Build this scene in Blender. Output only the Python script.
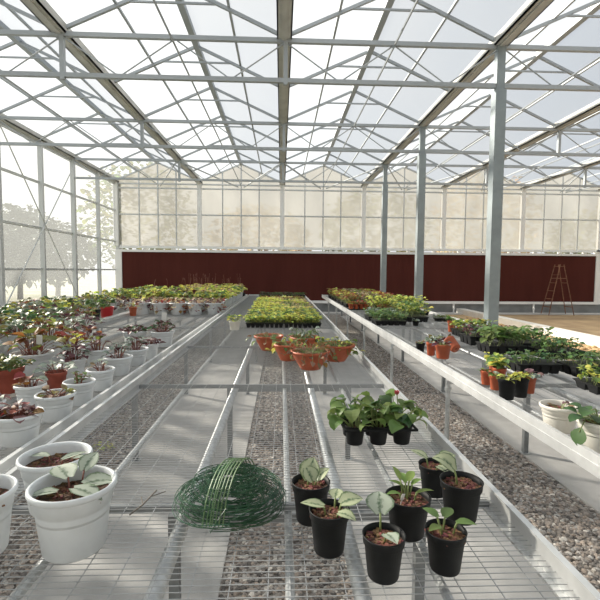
import bpy, math, random
from mathutils import Vector, Matrix
PI = math.pi
rnd = random.Random(7)
S = bpy.context.scene
COL = S.collection
for o in list(bpy.data.objects):
    bpy.data.objects.remove(o)

# ------------------------------------------------------------ camera
cd = bpy.data.cameras.new('camera')
cam = bpy.data.objects.new('camera', cd)
COL.objects.link(cam)
S.camera = cam
cd.sensor_width = 36.0
cd.lens = 27.0
cd.clip_start = 0.05
cd.clip_end = 500
cam.matrix_world = (Matrix.Translation((0, 0, 1.6)) @ Matrix.Rotation(-math.atan(19/450), 4, 'Z')
                    @ Matrix.Rotation(math.radians(90)-math.atan(29/450), 4, 'X') @ Matrix.Rotation(math.radians(.45), 4, 'Z'))

# ------------------------------------------------------------ world, sun, exposure
SUN_DIR = Vector((-0.80, 0.50, 0.46)).normalized()      # towards the sun
W = bpy.data.worlds.new('sky')
S.world = W
W.use_nodes = True
nt = W.node_tree
nt.nodes.clear()
tc = nt.nodes.new('ShaderNodeTexCoord')
dt = nt.nodes.new('ShaderNodeVectorMath'); dt.operation = 'DOT_PRODUCT'
dt.inputs[1].default_value = SUN_DIR
nt.links.new(tc.outputs['Generated'], dt.inputs[0])
mr = nt.nodes.new('ShaderNodeMapRange')
mr.inputs[1].default_value = 0.1; mr.inputs[2].default_value = 0.95
nt.links.new(dt.outputs['Value'], mr.inputs[0])
rp = nt.nodes.new('ShaderNodeValToRGB')
rp.color_ramp.elements[0].color = (0.96, 0.98, 1.0, 1)
rp.color_ramp.elements[1].color = (1.9, 1.85, 1.75, 1)
nt.links.new(mr.outputs[0], rp.inputs[0])
nz = nt.nodes.new('ShaderNodeTexNoise'); nz.inputs['Scale'].default_value = 2.5; nz.inputs['Detail'].default_value = 5
nt.links.new(tc.outputs['Generated'], nz.inputs[0])
mx = nt.nodes.new('ShaderNodeMix'); mx.data_type = 'RGBA'
mx.inputs[0].default_value = 0.3
nr = nt.nodes.new('ShaderNodeValToRGB')
nr.color_ramp.elements[0].position = .4; nr.color_ramp.elements[1].position = .65
nr.color_ramp.elements[0].color = (.75, .86, 1, 1); nr.color_ramp.elements[1].color = (1.1, 1.1, 1.1, 1)
nt.links.new(nz.outputs[0], nr.inputs[0])
nt.links.new(rp.outputs[0], mx.inputs[6]); nt.links.new(nr.outputs[0], mx.inputs[7])
bg = nt.nodes.new('ShaderNodeBackground'); bg.inputs[1].default_value = .88
wo = nt.nodes.new('ShaderNodeOutputWorld')
nt.links.new(mx.outputs[2], bg.inputs[0]); nt.links.new(bg.outputs[0], wo.inputs[0])

sl = bpy.data.lights.new('sun', 'SUN')
sl.energy = 15.0; sl.angle = math.radians(3.5); sl.color = (1, .91, .78)
so = bpy.data.objects.new('sun', sl); COL.objects.link(so)
so.rotation_euler = SUN_DIR.to_track_quat('Z', 'Y').to_euler()
so.location = (-20, 10, 15)

S.view_settings.view_transform = 'Standard'
S.view_settings.look = 'None'
S.view_settings.gamma = 1
S.view_settings.use_curve_mapping = False
S.view_settings.exposure = -0.12

# ------------------------------------------------------------ materials
def newmat(name):
    m = bpy.data.materials.new(name); m.use_nodes = True
    n = m.node_tree
    return m, n, n.nodes['Principled BSDF'], n.nodes['Material Output']

def mat(name, c, rough=.5, metal=0, spec=.5, noise=.0, scale=20, bump=0, bscale=60, c2=None, island=0, transl=0):
    m, n, p, out = newmat(name)
    p.inputs['Roughness'].default_value = rough
    p.inputs['Metallic'].default_value = metal
    p.inputs['Specular IOR Level'].default_value = spec
    base = (*c, 1)
    p.inputs['Base Color'].default_value = base
    t = n.nodes.new('ShaderNodeTexCoord')
    src = None
    if noise or c2:
        z = n.nodes.new('ShaderNodeTexNoise'); z.inputs['Scale'].default_value = scale; z.inputs['Detail'].default_value = 4
        n.links.new(t.outputs['Object'], z.inputs[0])
        r = n.nodes.new('ShaderNodeValToRGB')
        r.color_ramp.elements[0].position = .35; r.color_ramp.elements[1].position = .65
        if c2:
            r.color_ramp.elements[0].color = base; r.color_ramp.elements[1].color = (*c2, 1)
        else:
            r.color_ramp.elements[0].color = (*[v*(1-noise) for v in c], 1)
            r.color_ramp.elements[1].color = (*[min(1, v*(1+noise)) for v in c], 1)
        n.links.new(z.outputs[0], r.inputs[0]); src = r.outputs[0]
    if island:
        g = n.nodes.new('ShaderNodeNewGeometry')
        h = n.nodes.new('ShaderNodeHueSaturation')
        a = n.nodes.new('ShaderNodeMapRange'); a.inputs[3].default_value = .5-.06*island; a.inputs[4].default_value = .5+.05*island
        n.links.new(g.outputs['Random Per Island'], a.inputs[0]); n.links.new(a.outputs[0], h.inputs['Hue'])
        mm = n.nodes.new('ShaderNodeMath'); mm.operation = 'MULTIPLY'; mm.inputs[1].default_value = 7.31
        fr = n.nodes.new('ShaderNodeMath'); fr.operation = 'FRACT'
        n.links.new(g.outputs['Random Per Island'], mm.inputs[0]); n.links.new(mm.outputs[0], fr.inputs[0])
        b = n.nodes.new('ShaderNodeMapRange'); b.inputs[3].default_value = 1-.4*island; b.inputs[4].default_value = 1+.4*island
        n.links.new(fr.outputs[0], b.inputs[0]); n.links.new(b.outputs[0], h.inputs['Value'])
        if src: n.links.new(src, h.inputs['Color'])
        else: h.inputs['Color'].default_value = base
        src = h.outputs[0]
    if src: n.links.new(src, p.inputs['Base Color'])
    if bump:
        z2 = n.nodes.new('ShaderNodeTexNoise'); z2.inputs['Scale'].default_value = bscale; z2.inputs['Detail'].default_value = 3
        n.links.new(t.outputs['Object'], z2.inputs[0])
        bm = n.nodes.new('ShaderNodeBump'); bm.inputs['Strength'].default_value = bump; bm.inputs['Distance'].default_value = .01
        n.links.new(z2.outputs[0], bm.inputs['Height']); n.links.new(bm.outputs[0], p.inputs['Normal'])
    if transl:
        tr = n.nodes.new('ShaderNodeBsdfTranslucent')
        if src: n.links.new(src, tr.inputs[0])
        else: tr.inputs[0].default_value = base
        ms = n.nodes.new('ShaderNodeMixShader'); ms.inputs[0].default_value = transl
        n.links.new(p.outputs[0], ms.inputs[1]); n.links.new(tr.outputs[0], ms.inputs[2])
        n.links.new(ms.outputs[0], out.inputs[0])
    return m

def glazing(name, transp, tint, tcol, stripes=0, axis=0, mottled=0):
    m, n, p, out = newmat(name)
    n.nodes.remove(p)
    tp = n.nodes.new('ShaderNodeBsdfTransparent'); tp.inputs[0].default_value = (*tint, 1)
    tl = n.nodes.new('ShaderNodeBsdfTranslucent'); tl.inputs[0].default_value = (*tcol, 1)
    gl = n.nodes.new('ShaderNodeBsdfGlossy'); gl.inputs['Roughness'].default_value = .25
    m1 = n.nodes.new('ShaderNodeMixShader'); m1.inputs[0].default_value = 1-transp
    n.links.new(tp.outputs[0], m1.inputs[1]); n.links.new(tl.outputs[0], m1.inputs[2])
    m2 = n.nodes.new('ShaderNodeMixShader'); m2.inputs[0].default_value = .05
    n.links.new(m1.outputs[0], m2.inputs[1]); n.links.new(gl.outputs[0], m2.inputs[2])
    n.links.new(m2.outputs[0], out.inputs[0])
    if mottled:
        t = n.nodes.new('ShaderNodeTexCoord')
        mp = n.nodes.new('ShaderNodeMapping'); mp.inputs['Scale'].default_value = (1.0, 1.0, .45)
        n.links.new(t.outputs['Object'], mp.inputs[0])
        z = n.nodes.new('ShaderNodeTexNoise'); z.inputs['Scale'].default_value = 1.1; z.inputs['Detail'].default_value = 4
        n.links.new(mp.outputs[0], z.inputs[0])
        r = n.nodes.new('ShaderNodeValToRGB')
        r.color_ramp.elements[0].position = .35; r.color_ramp.elements[1].position = .68
        r.color_ramp.elements[0].color = (*[v*(1-mottled) for v in tcol], 1)
        r.color_ramp.elements[1].color = (*tcol, 1)
        n.links.new(z.outputs[0], r.inputs[0]); n.links.new(r.outputs[0], tl.inputs[0])
    return m

M = {}
M['alu'] = mat('aluminium', (.66, .67, .67), .42, .3, noise=.08, scale=9)
M['galv'] = mat('galvanised_steel', (.50, .52, .53), .42, .6, noise=.16, scale=30)
M['bar'] = mat('dull_galvanised_bar', (.22, .235, .245), .5, .5, noise=.12, scale=20)
M['wire'] = mat('bench_wire', (.40, .41, .42), .4, .5)
M['steel'] = mat('grey_painted_steel', (.28, .32, .335), .45, .25, noise=.08, scale=6)
M['truss'] = mat('truss_steel', (.40, .43, .45), .5, .2)
M['gutter'] = mat('gutter_steel', (.52, .52, .49), .55, .15, noise=.12, scale=3)
M['white'] = mat('white_profile', (.85, .85, .83), .4)
M['frame'] = mat('glazing_bar', (.55, .57, .57), .45, .3)
M['concrete'] = mat('path_concrete', (.47, .462, .45), .85, noise=.08, scale=5, bump=.3, bscale=90)
M['plinth'] = mat('plinth_concrete', (.26, .27, .275), .85, noise=.12, scale=3)
M['palecon'] = mat('pale_concrete', (.80, .77, .71), .8, noise=.06, scale=4)
M['sand'] = mat('sandy_soil', (.70, .50, .28), .95, c2=(.44, .29, .16), scale=3.0, bump=.8, bscale=25)
M['soilfloor'] = mat('bare_soil', (.52, .37, .21), .95, c2=(.38, .26, .15), scale=1.5, bump=.8, bscale=20)
M['grass'] = mat('outside_ground', (.32, .34, .22), .95, c2=(.45, .43, .36), scale=.4)
M['pebble'] = mat('gravel_stone', (.33, .30, .275), .85, island=.0, c2=(.24, .225, .21), scale=8)
M['potwhite'] = mat('white_plastic', (.68, .71, .73), .42, noise=.04, scale=14)
M['potcream'] = mat('cream_plastic', (.76, .73, .66), .45, noise=.04, scale=14)
M['potblack'] = mat('black_plastic', (.011, .012, .013), .55, spec=.25)
M['terra'] = mat('terracotta_plastic', (.44, .10, .04), .5, noise=.12, scale=16)
M['terradark'] = mat('dark_terracotta', (.30, .065, .04), .55, noise=.15, scale=16)
M['red'] = mat('red_plastic', (.60, .025, .03), .4)
M['soil'] = mat('potting_soil', (.055, .032, .022), .95, c2=(.12, .065, .04), scale=70, bump=.8, bscale=120)
M['bark'] = mat('bark_chip', (.17, .075, .045), .85, island=1)
M['label'] = mat('white_label', (.88, .88, .86), .5)
M['stem'] = mat('green_stem', (.20, .25, .09), .6)
M['redstem'] = mat('red_stem', (.20, .075, .055), .6)
M['green'] = mat('green_leaf', (.13, .215, .06), .45, island=.6, transl=.35)
M['hedge'] = mat('hedge_leaf', (.12, .14, .09), .6, island=.3)
M['deep'] = mat('deep_green_leaf', (.055, .125, .04), .4, island=.5, transl=.3)
M['lime'] = mat('lime_leaf', (.56, .60, .13), .5, island=.8, transl=.45)
M['fresh'] = mat('fresh_green_leaf', (.20, .31, .08), .5, island=.5, transl=.35)
M['olive'] = mat('olive_leaf', (.19, .21, .045), .5, island=1.1, transl=.4)
M['burg'] = mat('burgundy_leaf', (.10, .028, .035), .45, island=.6, transl=.25)
M['rust'] = mat('rusty_leaf', (.28, .11, .04), .55, island=.9, transl=.35)
M['pink'] = mat('pinkish_grey_leaf', (.22, .12, .12), .5, island=.7, transl=.3)
M['dry'] = mat('dry_leaf', (.22, .15, .085), .7, island=.6, transl=.3)
M['tan'] = mat('pale_buff_leaf', (.52, .42, .26), .6, island=.6, transl=.4)
M['wiregreen'] = mat('green_coated_wire', (.022, .08, .038), .4, island=.5)
M['wirelight'] = mat('pale_green_wire', (.13, .22, .10), .4, island=.3)
M['orange'] = mat('orange_painted_steel', (.22, .10, .055), .6, noise=.3, scale=12)
M['twig'] = mat('grey_twig', (.16, .14, .12), .9)

def silver(name, veins, mid, edge):
    m, n, p, out = newmat(name)
    uv = n.nodes.new('ShaderNodeUVMap'); uv.uv_map = 'UVMap'
    sx = n.nodes.new('ShaderNodeSeparateXYZ'); n.links.new(uv.outputs[0], sx.inputs[0])
    a = n.nodes.new('ShaderNodeMath'); a.operation = 'SUBTRACT'; a.inputs[1].default_value = .5
    n.links.new(sx.outputs[0], a.inputs[0])
    b = n.nodes.new('ShaderNodeMath'); b.operation = 'ABSOLUTE'; n.links.new(a.outputs[0], b.inputs[0])
    z = n.nodes.new('ShaderNodeTexNoise'); z.inputs['Scale'].default_value = 7; n.links.new(uv.outputs[0], z.inputs[0])
    c = n.nodes.new('ShaderNodeMath'); c.operation = 'MULTIPLY_ADD'; c.inputs[1].default_value = .30; 
    n.links.new(z.outputs[0], c.inputs[0]); n.links.new(b.outputs[0], c.inputs[2])
    r = n.nodes.new('ShaderNodeValToRGB'); e = r.color_ramp.elements
    e[0].position = .16; e[0].color = (*veins, 1); e[1].position = .26; e[1].color = (*mid, 1)
    x = e.new(.52); x.color = (*mid, 1); x = e.new(.62); x.color = (*edge, 1)
    n.links.new(c.outputs[0], r.inputs[0])
    n.links.new(r.outputs[0], p.inputs['Base Color']); p.inputs['Roughness'].default_value = .45
    tr = n.nodes.new('ShaderNodeBsdfTranslucent'); n.links.new(r.outputs[0], tr.inputs[0])
    ms = n.nodes.new('ShaderNodeMixShader'); ms.inputs[0].default_value = .2
    n.links.new(p.outputs[0], ms.inputs[1]); n.links.new(tr.outputs[0], ms.inputs[2]); n.links.new(ms.outputs[0], out.inputs[0])
    return m
M['silver'] = silver('silver_begonia_leaf', (.10, .15, .09), (.42, .47, .38), (.14, .20, .12))
M['silverdark'] = silver('dark_veined_silver_leaf', (.05, .08, .05), (.25, .31, .26), (.09, .12, .08))
M['cream_leaf'] = silver('cream_green_leaf', (.07, .13, .06), (.42, .46, .29), (.12, .18, .08))

def padmat():
    m, n, p, out = newmat('cooling_pad_cellulose')
    t = n.nodes.new('ShaderNodeTexCoord')
    w = n.nodes.new('ShaderNodeTexWave'); w.bands_direction = 'X'; w.inputs['Scale'].default_value = 6; w.inputs['Distortion'].default_value = .6
    n.links.new(t.outputs['Object'], w.inputs[0])
    mp = n.nodes.new('ShaderNodeMapping'); mp.inputs['Scale'].default_value = (1, 1, .12)
    n.links.new(t.outputs['Object'], mp.inputs[0])
    z = n.nodes.new('ShaderNodeTexNoise'); z.inputs['Scale'].default_value = 3; n.links.new(mp.outputs[0], z.inputs[0])
    r = n.nodes.new('ShaderNodeValToRGB')
    r.color_ramp.elements[0].color = (.072, .020, .016, 1); r.color_ramp.elements[1].color = (.105, .031, .024, 1)
    n.links.new(z.outputs[0], r.inputs[0]); n.links.new(r.outputs[0], p.inputs['Base Color'])
    b = n.nodes.new('ShaderNodeBump'); b.inputs['Strength'].default_value = .4; b.inputs['Distance'].default_value = .02
    n.links.new(w.outputs[0], b.inputs['Height']); n.links.new(b.outputs[0], p.inputs['Normal'])
    p.inputs['Roughness'].default_value = .95; p.inputs['Specular IOR Level'].default_value = .1
    return m
M['pad'] = padmat()

def gravelmat():
    m, n, p, out = newmat('gravel_bed')
    t = n.nodes.new('ShaderNodeTexCoord')
    v = n.nodes.new('ShaderNodeTexVoronoi'); v.inputs['Scale'].default_value = 42
    n.links.new(t.outputs['Object'], v.inputs[0])
    sx = n.nodes.new('ShaderNodeSeparateColor'); n.links.new(v.outputs['Color'], sx.inputs[0])
    r = n.nodes.new('ShaderNodeValToRGB'); e = r.color_ramp.elements
    e[0].color = (.15, .14, .13, 1); e[1].color = (.60, .55, .50, 1)
    x = e.new(.5); x.color = (.33, .30, .27, 1)
    n.links.new(sx.outputs[0], r.inputs[0]); n.links.new(r.outputs[0], p.inputs['Base Color'])
    b = n.nodes.new('ShaderNodeBump'); b.invert = True; b.inputs['Strength'].default_value = 1; b.inputs['Distance'].default_value = .015
    n.links.new(v.outputs['Distance'], b.inputs['Height']); n.links.new(b.outputs[0], p.inputs['Normal'])
    p.inputs['Roughness'].default_value = .9
    return m
M['gravel'] = gravelmat()
def pebmat():
    m, n, p, out = newmat('gravel_pebble')
    g = n.nodes.new('ShaderNodeNewGeometry')
    r = n.nodes.new('ShaderNodeValToRGB'); e = r.color_ramp.elements
    e[0].color = (.11, .10, .095, 1); e[1].color = (.72, .67, .61, 1)
    x = e.new(.3); x.color = (.28, .255, .235, 1)
    x = e.new(.7); x.color = (.42, .345, .29, 1)
    x = e.new(.85); x.color = (.42, .41, .40, 1)
    n.links.new(g.outputs['Random Per Island'], r.inputs[0]); n.links.new(r.outputs[0], p.inputs['Base Color'])
    p.inputs['Roughness'].default_value = .85
    return m
M['peb'] = pebmat()

# ------------------------------------------------------------ mesh builder
class MB:
    def __init__(s):
        s.v = []; s.f = []; s.m = []; s.uv = []
    def face(s, idx, mi=0, uv=None):
        s.f.append(idx); s.m.append(mi)
        s.uv.append(uv if uv else [(0, 0)]*len(idx))
    def box(s, x0, x1, y0, y1, z0, z1, mi=0):
        b = len(s.v)
        s.v += [(x0, y0, z0), (x1, y0, z0), (x1, y1, z0), (x0, y1, z0), (x0, y0, z1), (x1, y0, z1), (x1, y1, z1), (x0, y1, z1)]
        for q in ((3, 2, 1, 0), (4, 5, 6, 7), (0, 1, 5, 4), (1, 2, 6, 5), (2, 3, 7, 6), (3, 0, 4, 7)):
            s.face([b+i for i in q], mi)
        return s
    def tube(s, pts, r, n=6, mi=0, r2=None, caps=True):
        pts = [Vector(p) for p in pts]
        b0 = len(s.v); k = len(pts)
        up = Vector((0, 0, 1)); prev = None
        for i, p in enumerate(pts):
            d = (pts[min(i+1, k-1)]-pts[max(i-1, 0)])
            if d.length < 1e-9: d = Vector((0, 0, 1))
            d.normalize()
            if prev is None:
                a = d.cross(up)
                if a.length < .05: a = d.cross(Vector((1, 0, 0)))
            else:
                a = prev - d*prev.dot(d)
                if a.length < 1e-6: a = d.orthogonal()
            a.normalize(); prev = a; c = d.cross(a)
            rr = r if r2 is None else r+(r2-r)*i/max(1, k-1)
            for j in range(n):
                t = 2*PI*j/n + (PI/4 if n == 4 else 0)
                s.v.append(tuple(p+a*rr*math.cos(t)+c*rr*math.sin(t)))
        for i in range(k-1):
            for j in range(n):
                s.face([b0+i*n+j, b0+i*n+(j+1) % n, b0+(i+1)*n+(j+1) % n, b0+(i+1)*n+j], mi)
        if caps:
            s.face([b0+j for j in range(n)][::-1], mi)
            s.face([b0+(k-1)*n+j for j in range(n)], mi)
        return s
    def lathe(s, prof, n=24, mi=0, c=(0, 0, 0), wob=None):
        b = len(s.v)
        for (r, z) in prof:
            for j in range(n):
                t = 2*PI*j/n
                q = r*(wob(t, z) if wob else 1)
                s.v.append((c[0]+q*math.cos(t), c[1]+q*math.sin(t), c[2]+z))
        for i in range(len(prof)-1):
            for j in range(n):
                s.face([b+i*n+j, b+i*n+(j+1) % n, b+(i+1)*n+(j+1) % n, b+(i+1)*n+j], mi)
        return s
    def disc(s, r, z, n=24, rings=4, amp=0, mi=0, rg=None):
        b = len(s.v); s.v.append((0, 0, z+amp))
        for k in range(1, rings+1):
            for j in range(n):
                t = 2*PI*j/n; q = r*k/rings
                dz = (rg.uniform(-1, 1)*amp if (rg and k < rings) else 0)
                s.v.append((q*math.cos(t), q*math.sin(t), z+dz))
        for j in range(n): s.face([b, b+1+j, b+1+(j+1) % n], mi)
        for k in range(rings-1):
            for j in range(n):
                a = b+1+k*n
                s.face([a+j, a+n+j, a+n+(j+1) % n, a+(j+1) % n], mi)
        return s
    def leaf(s, b, az, pitch, L, Wd, droop=.4, kind='heart', mi=0, fold=.25, roll=0):
        prof = {'heart': [.30, .92, 1.0, .80, .46, .04], 'lance': [.10, .55, .85, .80, .50, .04],
                'oval': [.16, .72, 1.0, .96, .66, .06]}[kind]
        b = Vector(b)
        h = Vector((math.cos(az), math.sin(az), 0)); up = Vector((0, 0, 1))
        side = Vector((-math.sin(az), math.cos(az), 0))
        R = len(prof); base = len(s.v); ang = pitch
        p = b.copy(); step = L/(R-1)
        for i in range(R):
            t = i/(R-1)
            a = pitch - droop*t*1.6
            d = h*math.cos(a)+up*math.sin(a)
            nrm = -h*math.sin(a)+up*math.cos(a)
            sd = side*math.cos(roll)+nrm*math.sin(roll)
            w = Wd*.5*prof[i]
            off = -L*.10 if (kind == 'heart' and i == 0) else 0
            for u in (-1, -.5, 0, .5, 1):
                q = p + sd*w*u + nrm*fold*w*(abs(u)**1.4) + (d*off*abs(u))
                s.v.append(tuple(q))
            p = p + d*step
        for i in range(R-1):
            for j in range(4):
                a0 = base+i*5+j
                u0, u1 = j/4, (j+1)/4; v0, v1 = i/(R-1), (i+1)/(R-1)
                s.face([a0, a0+1, a0+6, a0+5], mi, [(u0, v0), (u1, v0), (u1, v1), (u0, v1)])
        return s
    def mesh(s, name, mats, smooth=False):
        me = bpy.data.meshes.new(name)
        me.from_pydata(s.v, [], s.f)
        for mt in (mats if isinstance(mats, (list, tuple)) else [mats]):
            me.materials.append(M[mt] if isinstance(mt, str) else mt)
        me.polygons.foreach_set('material_index', s.m)
        if any(any(q != (0, 0) for q in u) for u in s.uv[:200000]) and len(s.f) < 60000:
            l = me.uv_layers.new(name='UVMap')
            flat = []
            for u in s.uv:
                for q in u: flat += q
            l.data.foreach_set('uv', flat)
        if smooth: me.polygons.foreach_set('use_smooth', [True]*len(me.polygons))
        me.update()
        return me

def link(name, me, parent=None, loc=None, rz=0):
    o = bpy.data.objects.new(name, me); COL.objects.link(o)
    if parent is not None: o.parent = parent
    if loc: o.location = loc
    if rz: o.rotation_euler = (0, 0, rz)
    return o
def tag(o, label, cat, group=None):
    o['label'] = label; o['category'] = cat
    if group: o['group'] = group
    return o
def thing(name, label, cat, loc=(0, 0, 0), rz=0, group=None):
    o = bpy.data.objects.new(name, None); COL.objects.link(o)
    o.empty_display_size = .1
    o.location = loc; o.rotation_euler = (0, 0, rz)
    return tag(o, label, cat, group)
def struct(name, me=None, parent=None):
    o = bpy.data.objects.new(name, me); COL.objects.link(o)
    if parent is not None: o.parent = parent
    else: o['kind'] = 'structure'
    return o
def copy_tree(o, loc, rz, label, cat, group=None):
    c = o.copy(); COL.objects.link(c); c.location = loc; c.rotation_euler = (0, 0, rz)
    c['label'] = label; c['category'] = cat
    if 'group' in c: del c['group']
    if group: c['group'] = group
    for ch in o.children:
        d = ch.copy(); COL.objects.link(d); d.parent = c
    return c

# ------------------------------------------------------------ geometry constants
SP = 3.12
GX = [.03 + SP*k for k in range(-2, 7)]          # gutter lines; first = left wall, last = right wall
XL, XR = GX[0]-.04, GX[-1]
YB, YF = 17.4, -4.2
ZG, ZR = 4.98, 5.66                              # glazing foot and ridge
FR = [YF + 1.8*i for i in range(13)]             # rafter positions
TR = [-.6, 3.0, 6.6, 10.2, 13.8]                 # trusses and columns

# ------------------------------------------------------------ ground
struct('ground', MB().box(-90, 110, -60, 140, -.30, -.06).mesh('ground', 'grass'))
struct('floor', MB().box(XL, 4.9, YF, YB, -.05, 0).mesh('floor', 'gravel'))
struct('sandy_ground', MB().box(4.9, 6.8, YF, YB, -.05, .015).mesh('sandy_ground', 'sand'))
struct('soil_ground', MB().box(7.1, XR, YF, YB, -.05, .02).mesh('soil_ground', 'soilfloor'))
struct('concrete_curb', MB().box(6.8, 7.1, YF, YB-.3, -.05, .2).mesh('concrete_curb', 'palecon'))
for (a, b) in ((-4.83, -3.83), (-3.06, -2.06), (-1.31, -.30), (.45, 1.45), (2.12, 5.2)):
    struct('concrete_path', MB().box(a, b, YF+.3, 15.9, -.04, .018).mesh('concrete_path', 'concrete'))
struct('back_path', MB().box(XL+.1, XR-.1, 16.5, YB-.08, -.04, .035).mesh('back_path', 'concrete'))

# sandy clods beyond the benches
def stones(x0, x1, y0, y1, n, r0, r1, z, seed, flat=.6):
    R = random.Random(seed); mb = MB()
    base = [(0, 0, 1), (.89, 0, .45), (.28, .85, .45), (-.72, .53, .45), (-.72, -.53, .45), (.28, -.85, .45), (.72, .53, -.45), (-.28, .85, -.45), (-.89, 0, -.45), (-.28, -.85, -.45), (.72, -.53, -.45)]
    fc = [(0, 1, 2), (0, 2, 3), (0, 3, 4), (0, 4, 5), (0, 5, 1), (1, 6, 2), (2, 6, 7), (2, 7, 3), (3, 7, 8), (3, 8, 4), (4, 8, 9), (4, 9, 5), (5, 9, 10), (5, 10, 1), (1, 10, 6)]
    for _ in range(n):
        cx, cy = R.uniform(x0, x1), R.uniform(y0, y1); r = R.uniform(r0, r1)
        ax, ay, az = r*R.uniform(.7, 1.3), r*R.uniform(.7, 1.3), r*flat*R.uniform(.7, 1.2)
        t = R.uniform(0, PI); c, s_ = math.cos(t), math.sin(t); tl = R.uniform(-.4, .4)
        b = len(mb.v)
        for (x, y, zz) in base:
            x, y, zz = x*ax, y*ay, zz*az
            mb.v.append((cx+x*c-y*s_, cy+x*s_+y*c, z+az*.35+zz+x*tl))
        for q in fc: mb.face([b+i for i in q])
    return mb
for (nm, x0, x1, y0, y1, n, sd) in (('gravel', 1.46, 2.11, 1.2, 10.5, 20000, 1), ('gravel', -.29, .44, .8, 7.0, 12000, 2), ('gravel', -2.05, -1.32, 1.2, 7.5, 11000, 3)):
    o = link(nm, stones(x0, x1, y0, y1, n, .009, .019, 0, sd).mesh('gravel', 'peb'))
    tag(o, {1: 'loose grey gravel in the open aisle beside the right bench', 2: 'loose grey gravel seen through the middle bench mesh', 3: 'loose grey gravel under the gap left of the middle bench'}[sd], 'gravel'); o['kind'] = 'stuff'
o = link('soil_clods', stones(5.3, 6.7, 4, 15.5, 900, .02, .07, .015, 5).mesh('soil_clods', 'sand'))
tag(o, 'brown clods of earth strewn over the sandy ground by the curb', 'soil'); o['kind'] = 'stuff'

# ------------------------------------------------------------ glazing and walls
M['glass_roof'] = glazing('roof_glass', .72, (.93, .95, .97), (.42, .46, .50))
M['glass_left'] = glazing('left_wall_sheet', .58, (.93, .95, .95), (.33, .35, .36))
M['glass_back'] = glazing('back_wall_sheet', .20, (.84, .83, .79), (.30, .30, .285), mottled=.25)

ceil = MB()
for i in range(len(GX)-1):
    a, b = GX[i], GX[i+1]; m_ = (a+b)/2
    v0 = len(ceil.v)
    ceil.v += [(a+.06, YF, ZG), (m_, YF, ZR), (b-.06, YF, ZG), (a+.06, YB, ZG), (m_, YB, ZR), (b-.06, YB, ZG)]
    ceil.face([v0, v0+1, v0+4, v0+3]); ceil.face([v0+1, v0+2, v0+5, v0+4])
ceiling = struct('ceiling', ceil.mesh('ceiling', 'glass_roof'))
for i in range(len(GX)-1):
    a, b = GX[i], GX[i+1]; m_ = (a+b)/2
    struct('ridge_beam', MB().box(m_-.05, m_+.05, YF, YB, ZR-.10, ZR-.01).mesh('ridge_beam', 'truss'), ceiling)
    for sx in (-1, 1):
        x = m_+sx*.78; z = ZR-(.78/(SP/2))*(ZR-ZG)
        struct('purlin', MB().tube([(x, YF, z-.035), (x, YB, z-.035)], .024, 4).mesh('purlin', 'truss'), ceiling)
    for y in FR[1:-1]:
        mb = MB()
        for sx in (-1, 1):
            mb.tube([(m_+sx*(SP/2-.06), y, ZG-.05), (m_, y, ZR-.06)], .032, 4)
        struct('rafter', mb.mesh('rafter', 'truss'), ceiling)
        if y > 4:
            struct('collar_tie', MB().tube([(m_-.66, y, ZG+.34), (m_+.66, y, ZG+.34)], .019, 4).mesh('collar_tie', 'truss'), ceiling)
for i, x in enumerate(GX):
    mb = MB()
    if i == 0: x += .02
    # open channel section
    mb.box(x-.105, x+.105, YF, YB, 4.86, 4.885); mb.box(x-.105, x-.085, YF, YB, 4.86, 4.985); mb.box(x+.085, x+.105, YF, YB, 4.86, 4.985)
    mb.box(x-.035, x+.035, YF, YB, 4.842, 4.862)
    struct('gutter', mb.mesh('gutter', 'gutter'), ceiling)

# trusses: 9.36 m lattice girders, three roof spans each
def truss_span(x0, x1, y, lab):
    t = thing('lattice_truss', lab, 'roof truss', (x0, y, 4.3), group='lattice trusses across the roof')
    L = x1-x0
    link('top_chord', MB().box(0, L, -.03, .03, .52, .58).mesh('top_chord', 'truss'), t)
    link('bottom_chord', MB().box(0, L, -.03, .03, -.03, .03).mesh('bottom_chord', 'truss'), t)
    mb = MB(); n = 12
    for k in range(n):
        a, b = L*k/n, L*(k+1)/n
        mb.tube([(a, 0, .0 if k % 2 else .53), (b, 0, .53 if k % 2 else .0)], .011, 5)
    link('lattice_rods', mb.mesh('lattice_rods', 'truss'), t)
    for k in range(0, 4):
        xx = L*k/3
        if k in (1, 2):
            link('hanger_plate', MB().box(xx-.03, xx+.03, -.032, .032, -.06, .56).mesh('hanger_plate', 'truss'), t)
    return t
for y in TR:
    for (i0, i1) in ((0, 3), (3, 6), (6, 8)):
        near = {13.8: 'closest to the far wall', 10.2: 'second from the far wall', 6.6: 'third from the far wall', 3.0: 'overhead near the front', -.6: 'rearmost, behind the benches'}[y]
        side = {0: 'left', 3: 'right', 6: 'far right'}[i0]
        truss_span(GX[i0]+.05, GX[i1]-.0 if i1 < 8 else GX[i1]-.05, y, f'grey steel lattice truss spanning the {side} roof bays, {near}')
# pipes along the house under each ridge
for i in range(8):
    x = (GX[i]+GX[i+1])/2
    o = link('overhead_pipe', MB().tube([(x, YF+.1, 4.80), (x, YB-.1, 4.80)], .016, 6).mesh('overhead_pipe', 'truss'))
    tag(o, ['thin pipe along the roof bay nearest the left wall', 'thin pipe along the second roof bay from the left wall', 'thin pipe along the roof bay right of the centre gutter', 'thin pipe along the roof bay just right of the columns', 'thin pipe along the fifth roof bay from the left wall', 'thin pipe along the sixth roof bay from the left wall', 'thin pipe along the seventh roof bay from the left wall', 'thin pipe along the roof bay nearest the right wall'][i], 'pipe', 'pipes under the roof ridges')
    m_ = x
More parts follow.
